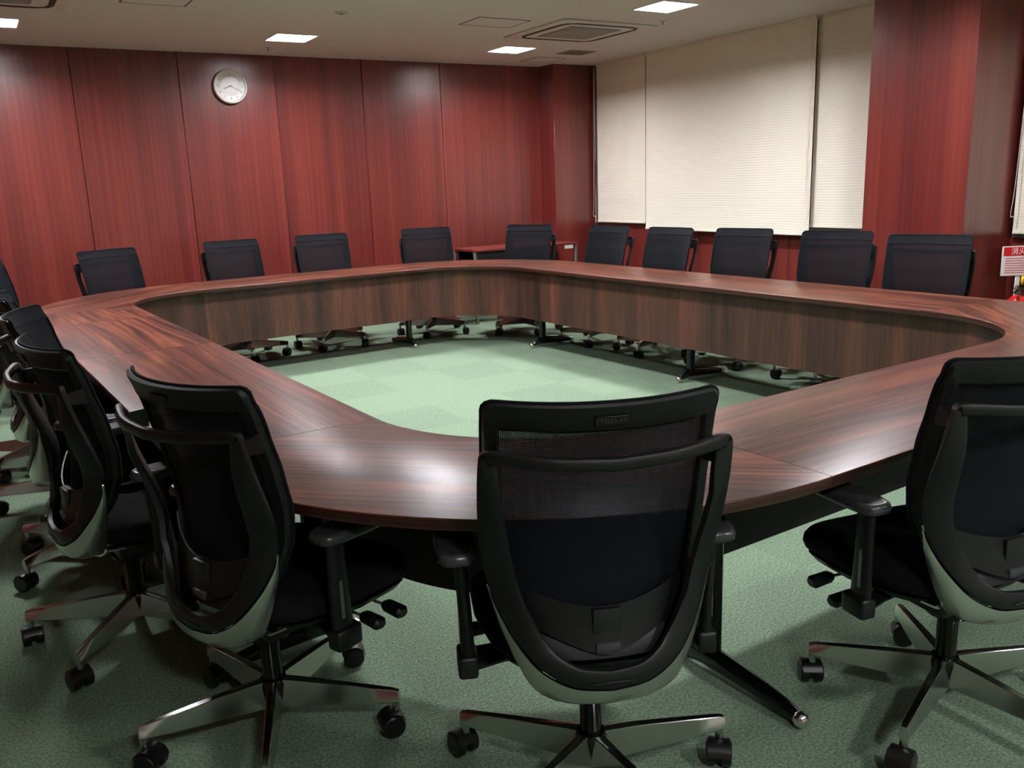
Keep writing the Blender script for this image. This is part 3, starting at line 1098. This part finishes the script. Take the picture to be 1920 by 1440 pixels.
    link('seat_pan', fin(bm, 'seat_pan', 60), M['black_plastic'], root)
    # --- mechanism
    bm = bmesh.new()
    add_box(bm, -.085, -.10, .292, .085, .13, .351, bevel=.014, seg=3)
    mech = link('mechanism', fin(bm, 'mechanism'), M['dark_plastic'], root)
    bm = bmesh.new()
    add_box(bm, .088, -.005, .268, .118, .06, .345, bevel=.01, seg=2)
    add_box(bm, .07, .01, .30, .10, .04, .33)
    link('tension_knob', fin(bm, 'tension_knob'), M['dark_plastic'], root)
    # levers with paddle grips
    for s, y, dz, ln in ((1, .16, 0, .21), (1, .10, -.012, .19), (-1, .15, 0, .20), (-1, .07, -.02, .20)):
        bm = bmesh.new()
        add_tube(bm, [(s * .07, y, .33 + dz), (s * ln, y + .012, .325 + dz)], .004, n=8)
        lv = link('lever', fin(bm, 'lever'), M['grey_metal'], root)
        bm = bmesh.new()
        add_tube(bm, [(s * ln, y + .012, .325 + dz), (s * (ln + .012), y + .013, .325 + dz), (s * (ln + .06), y + .016, .318 + dz), (s * (ln + .068), y + .016, .317 + dz)], [(.012, .010), (.020, .016), (.022, .017), (.014, .011)], n=14)
        link('grip', fin(bm, 'lever_grip'), M['dark_plastic'], lv)
    # --- armrests
    for s in (-1, 1):
        bm = bmesh.new()
        add_tube(bm, [(s * .274, -.02, .335), (s * .275, -.022, .36), (s * .277, -.028, .45), (s * .282, -.034, .56), (s * .285, -.036, .612)], [(.015, .030), (.0165, .031), (.015, .029), (.0145, .027), (.0145, .027)], n=16, up=Vector((0, 1, 0)))
        post = link('arm_post', fin(bm, 'arm_post', 50), M['black_plastic'], root)
        link('slot_trim', box_mesh('slot_trim', s * .2925 - .0012, -.038, .40, s * .2925 + .0012, -.028, .55, bevel=.0008, seg=1), M['grey_metal'], post)
        bm = bmesh.new()
        add_box(bm, s * .277 - .0225, -.058, .318, s * .277 + .0225, .018, .372, bevel=.008, seg=2)
        add_tube(bm, [(s * .27, -.02, .335), (s * .20, .0, .338), (s * .08, .02, .34)], [(.026, .011)] * 3, n=12)
        link('arm_bracket', fin(bm, 'arm_bracket', 50), M['dark_plastic'], post)
        bm = bmesh.new()
        layers = []
        for ins, z in ((.012, .604), (.002, .609), (0, .620), (.003, .629), (.009, .6335), (.016, .6325)):
            ring = []
            for k in range(36):
                th = 2 * PI * k / 36
                e_ = .55
                fx = math.copysign(abs(math.cos(th)) ** e_, math.cos(th)); fy = math.copysign(abs(math.sin(th)) ** e_, math.sin(th))
                ring.append(bm.verts.new((s * .290 + (.047 - ins) * fx, .022 + (.118 - ins) * fy, z)))
            layers.append(ring)
        for A_, B_ in zip(layers, layers[1:]):
            for k in range(36):
                bm.faces.new((A_[k], A_[(k + 1) % 36], B_[(k + 1) % 36], B_[k]))
        bm.faces.new(list(reversed(layers[0]))); bm.faces.new(layers[-1])
        pad = link('arm_pad', fin(bm, 'arm_pad', 60), M['pad_grey'], post)
    # --- column
    bm = bmesh.new()
    add_lathe(bm, [(.025, .13), (.026, .25), (.034, .268), (.058, .276), (.062, .291)], 24)
    link('gas_column', fin(bm, 'gas_column'), M['gloss_black'], root, (0, -.045, 0))
    bm = bmesh.new()
    add_lathe(bm, [(.026, .072), (.036, .078), (.037, .138), (.033, .150), (.0265, .152)], 28)
    link('hub', fin(bm, 'hub'), M['gloss_black'], root, (0, -.045, 0))
    # --- base legs and casters (shared meshes)
    bm = bmesh.new()
    pts = [(.026, .150, .074, .024), (.05, .149, .075, .0215), (.15, .141, .080, .0185), (.26, .131, .087, .016), (.322, .125, .091, .0145), (.337, .121, .093, .013)]
    sec = []
    for x, zt_, zb_, hw in pts:
        sec.append([bm.verts.new(v) for v in ((x, -hw, zb_ + .003), (x, -hw * .58, zt_ - .0015), (x, -hw * .48, zt_), (x, hw * .48, zt_), (x, hw * .58, zt_ - .0015), (x, hw, zb_ + .003), (x, hw * .85, zb_), (x, -hw * .85, zb_))])
    for A_, B_ in zip(sec, sec[1:]):
        for k in range(8):
            bm.faces.new((A_[k], A_[(k + 1) % 8], B_[(k + 1) % 8], B_[k]))
    bm.faces.new(list(reversed(sec[0]))); bm.faces.new(sec[-1])
    add_tube(bm, [(.327, 0, .110), (.327, 0, .068)], .0105, n=14, up=Vector((1, 0, 0)))
    leg_me = fin(bm, 'base_leg', 35)
    wb = bmesh.new()
    for s in (-1, 1):
        mt = Matrix.Translation((.014, s * .0185, .031)) @ Matrix.Rotation(PI / 2, 4, 'X')
        add_lathe(wb, [(.012, -.0125), (.0265, -.0125), (.0302, -.009), (.031, 0), (.0302, .009), (.0265, .0125), (.012, .0125)], 24, mt)
    add_box(wb, -.005, -.0055, .014, .030, .0055, .064, bevel=.003, seg=1)
    hood = []
    for k in range(9):
        a = rad(10 + 150 * k / 8)
        r_ = .0345
        hood.append([Vector((.014 + r_ * math.cos(a), y, .031 + r_ * math.sin(a))) for y in (-.026, -.013, 0, .013, .026)])
    grid_solid(wb, hood, .002)
    add_tube(wb, [(0, 0, .058), (0, 0, .072)], .008, n=12, up=Vector((1, 0, 0)))
    cast_me = fin(wb, 'caster', 35)
    for k in range(5):
        lg = link('base_leg', leg_me, M['chrome'], root, (0, -.045, 0), (0, 0, 2 * PI * k / 5))
        link('caster', cast_me, M['caster_black'], lg, (.327, 0, 0), (0, 0, 0))
    return root

proto = build_chair()
def copy_tree(o, parent=None):
    c = o.copy()
    C.objects.link(c)
    if parent is not None:
        c.parent = parent
    for ch in list(o.children):
        copy_tree(ch, c)
    return c

CH = [  # x, y, facing deg, base deg, label
 (1.069, 1.487, 66.6, -18, 'nearest black mesh chair in the middle foreground, seen squarely from behind'),
 (.539, 2.115, 20.8, -38, 'black mesh chair left of the middle one, its whole chrome base in view'),
 (2.012, 1.221, 79.6, -18, 'black mesh chair cut by the right edge of the photo'),
 (.320, 2.87, 10.0, -128, 'second black mesh chair up the left side, pushed against the table'),
 (.30, 3.61, -14, -75, 'third black mesh chair up the left side, turned to show its seat side'),
 (.268, 4.381, -2, -40, 'fourth black mesh chair up the left side, half cut by the left edge'),
 (.20, 5.15, -3, 10, 'black mesh chair at the left edge, mostly hidden behind the nearer ones'),
 (.145, 6.84, -35, 20, 'black chair at the left edge by the far left corner, highest in the frame there'),
 (.922, 7.252, -67, -20, 'leftmost whole black chair on the far side, at the curved table end'),
 (1.869, 7.418, -81, -25, 'black chair on the far side directly below the wall clock'),
 (2.648, 7.474, -93, -53, 'black chair on the far side, next right of the one below the clock'),
 (3.638, 7.428, -103, -56, 'black chair on the far side with its right edge against the side desk'),
 (4.33, 6.934, -150, -176, 'black chair at the far corner, standing before the side desk'),
 (4.498, 6.03, 186, -142, 'farthest black chair of the window row, below the narrow blind'),
 (4.573, 5.335, 185, -160, 'second black chair of the window row, below the left part of the wide blind'),
 (4.738, 4.672, 193, -130, 'middle black chair of the window row, below the wide blind'),
 (4.80, 3.86, 200, -150, 'fourth black chair of the window row, below the blind beside the pillar'),
 (4.769, 3.162, 200, -100, 'nearest black chair of the window row, in front of the wood pillar'),
]
for i, (x, y, f, bdeg, lab) in enumerate(CH):
    o = proto if i == 0 else copy_tree(proto)
    o.location = (x, y, 0)
    o.rotation_euler = (0, 0, rad(f - 90))
    tag(o, lab, 'chair', 'black mesh swivel chairs around the conference table')
    k = 0
    for ch in o.children:
        if ch.name.startswith('base_leg'):
            ch.rotation_euler = (0, 0, rad(bdeg + 72 * k - (f - 90)))
            for cc in ch.children:
                cc.rotation_euler = (0, 0, random.uniform(-PI, PI))
            k += 1

# ------------------------------------------------------------------ side desk
dx0, dx1, dy0, dy1, dz = 4.19, 5.46, 7.60, 8.05, .747
e = empty('side_desk', ((dx0 + dx1) / 2, (dy0 + dy1) / 2, 0)); tag(e, 'reddish wooden side desk on grey legs standing by the far corner pillar', 'desk')
hx_, hy_ = (dx1 - dx0) / 2, (dy1 - dy0) / 2
me = box_mesh('desk_top', -hx_, -hy_, dz - .024, hx_, hy_, dz, bevel=.002, seg=2); set_uv(me, lambda co, n: (co.x, co.y + co.z))
link('desk_top', me, M['mahogany'], e)
for sx in (-1, 1):
    for sy in (-1, 1):
        link('leg', box_mesh('desk_leg', sx * (hx_ - .02) - .014, sy * (hy_ - .02) - .014, 0, sx * (hx_ - .02) + .014, sy * (hy_ - .02) + .014, dz - .0245, bevel=.002, seg=1), M['grey_metal'], e)
link('back_panel', box_mesh('desk_back', -hx_ + .035, hy_ - .06, .25, hx_ - .035, hy_ - .045, dz - .0245), M['dark_under'], e)
link('shelf', box_mesh('desk_shelf', -hx_ + .035, -hy_ + .05, dz - .13, hx_ - .25, hy_ - .061, dz - .118), M['dark_under'], e)
link('front_apron', box_mesh('desk_apron', -hx_ + .035, -hy_ + .04, dz - .117, hx_ - .25, -hy_ + .052, dz - .025), M['dark_under'], e)
link('label_plate', box_mesh('desk_label', hx_ - .17, -hy_ + .005, dz - .062, hx_ - .06, -hy_ + .012, dz - .0245, bevel=.002, seg=1), M['sign_white'], e)

# ------------------------------------------------------------------ wall clock
ck = empty('wall_clock', (2.155, D - .0005, 2.32)); tag(ck, 'round white wall clock with a silver rim high on the wood-panelled wall', 'clock')
Rx = Matrix.Rotation(PI / 2, 4, 'X')   # local +z -> -y (towards the room)
bm = bmesh.new(); add_lathe(bm, [(.135, 0), (.148, .006), (.150, .03), (.147, .042), (.140, .046), (.134, .044), (.131, .030)], 56, Rx, cap=False)
link('case', fin(bm, 'clock_case'), M['white'], ck)
bm = bmesh.new(); add_lathe(bm, [(.1305, .001), (.1305, .029)], 56, Rx); link('dial', fin(bm, 'clock_dial'), M['clock_face'], ck)
bm = bmesh.new(); add_lathe(bm, [(.083, .0292), (.083, .0302)], 48, Rx); link('inner_disc', fin(bm, 'clock_disc'), M['clock_disc'], ck)
dial = [c for c in ck.children if c.name.startswith('dial')][0]
for h in range(1, 13):
    a = rad(90 - 30 * h)
    tm = text_mesh(str(h), .026, .0003)
    tm.transform(Rx @ Matrix.Translation((.106 * math.cos(a), .106 * math.sin(a), .0296)))
    link('numeral', tm, M['clock_ink'], dial)
def hand(ang_from12, ln, wd, z):
    bm = bmesh.new()
    mt = Rx @ Matrix.Rotation(-rad(ang_from12), 4, 'Z')
    add_box(bm, -wd / 2, -.02, z, wd / 2, ln, z + .001, mtx=mt)
    link('clock_hand', fin(bm, 'clock_hand'), M['clock_ink'], ck)
hand(249, .066, .007, .0308)
hand(114, .098, .0045, .0322)
bm = bmesh.new(); add_lathe(bm, [(.006, .0302), (.006, .036)], 16, Rx); link('pin', fin(bm, 'clock_pin'), M['clock_ink'], ck)

# ------------------------------------------------------------------ fire extinguisher and its sign stand
ex = empty('fire_extinguisher', (5.75, 3.10, 0)); ex.scale = (1, 1, 1.09); tag(ex, 'red fire extinguisher with a yellow pin at the right edge by the pillar', 'extinguisher')
bm = bmesh.new(); add_lathe(bm, [(.062, .0), (.068, .01), (.068, .445), (.060, .48), (.040, .502), (.022, .51), (.020, .515)], 28); link('cylinder', fin(bm, 'ext_cylinder'), M['red'], ex)
bm = bmesh.new(); add_lathe(bm, [(.020, .5152), (.020, .535), (.014, .538), (.014, .560)], 16); link('valve', fin(bm, 'ext_valve'), M['grey_metal'], ex)
bm = bmesh.new(); add_tube(bm, [(-.012, -.01, .562), (-.06, -.02, .575), (-.10, -.03, .56)], [(.010, .004)] * 3, n=8); link('lever', fin(bm, 'ext_lever'), M['grey_metal'], ex)
bm = bmesh.new(); add_tube(bm, [(-.012, -.01, .548), (-.06, -.02, .548), (-.095, -.03, .535)], [(.009, .003)] * 3, n=8); link('handle', fin(bm, 'ext_handle'), M['dark_plastic'], ex)
bm = bmesh.new(); add_lathe(bm, [(.010, -.010), (.026, -.006), (.028, 0), (.026, .006), (.010, .010)], 18, Matrix.Translation((-.02, -.03, .605)) @ Matrix.Rotation(PI / 2, 4, 'X') @ Matrix.Rotation(.5, 4, 'Y')); link('safety_pin', fin(bm, 'ext_pin'), M['yellow'], ex)
bm = bmesh.new(); add_tube(bm, catmull([(.015, 0, .53), (.05, -.02, .54), (.09, -.02, .47), (.085, -.01, .30), (.08, 0, .16)], 4), .009, n=8); link('hose', fin(bm, 'ext_hose'), M['dark_plastic'], ex)
sg = empty('sign_stand', (6.0, 3.25, 0), rad(-30)); tag(sg, 'white and red fire extinguisher sign on a white post, at the right edge', 'sign')
bm = bmesh.new(); add_lathe(bm, [(.085, 0), (.085, .006), (.03, .012)], 28); link('base', fin(bm, 'sign_base'), M['sign_white'], sg)
bm = bmesh.new(); add_box(bm, -.016, -.004, .012, .016, .004, .66, bevel=.002, seg=1); link('post', fin(bm, 'sign_post'), M['sign_white'], sg)
pl = link('sign_plate', box_mesh('sign_plate', -.125, -.0095, .655, .125, -.0045, .855, bevel=.002, seg=1), M['sign_white'], sg)
link('red_band', box_mesh('red_band', -.115, -.0108, .79, .115, -.0096, .848), M['red'], pl)
tm = text_mesh('消火器', .05, .0004); tm.transform(Matrix.Translation((.01, -.0113, .818)) @ Matrix.Rotation(PI / 2, 4, 'X')); link('lettering', tm, M['sign_white'], pl)
bm = bmesh.new()
for k in range(7):
    zz = .772 - k * .016
    add_box(bm, -.10, -.0104, zz - .0035, .10 - .03 * (k % 3), -.0096, zz + .0035)
o = link('small_print', fin(bm, 'small_print'), M['sign_pink'], pl); o['kind'] = 'stuff'

# ------------------------------------------------------------------ baseboards
for nm, a in (('baseboard_far', (XL, D - .01, W - .6, D)), ('baseboard_left', (XL, YB, XL + .01, D - .011)), ('baseboard_back', (XL + .011, YB, W, YB + .01))):
    o = link(nm, box_mesh(nm, a[0], a[1], .0005, a[2], a[3], .06, bevel=.001, seg=1), M['dark_plastic']); o['kind'] = 'structure'
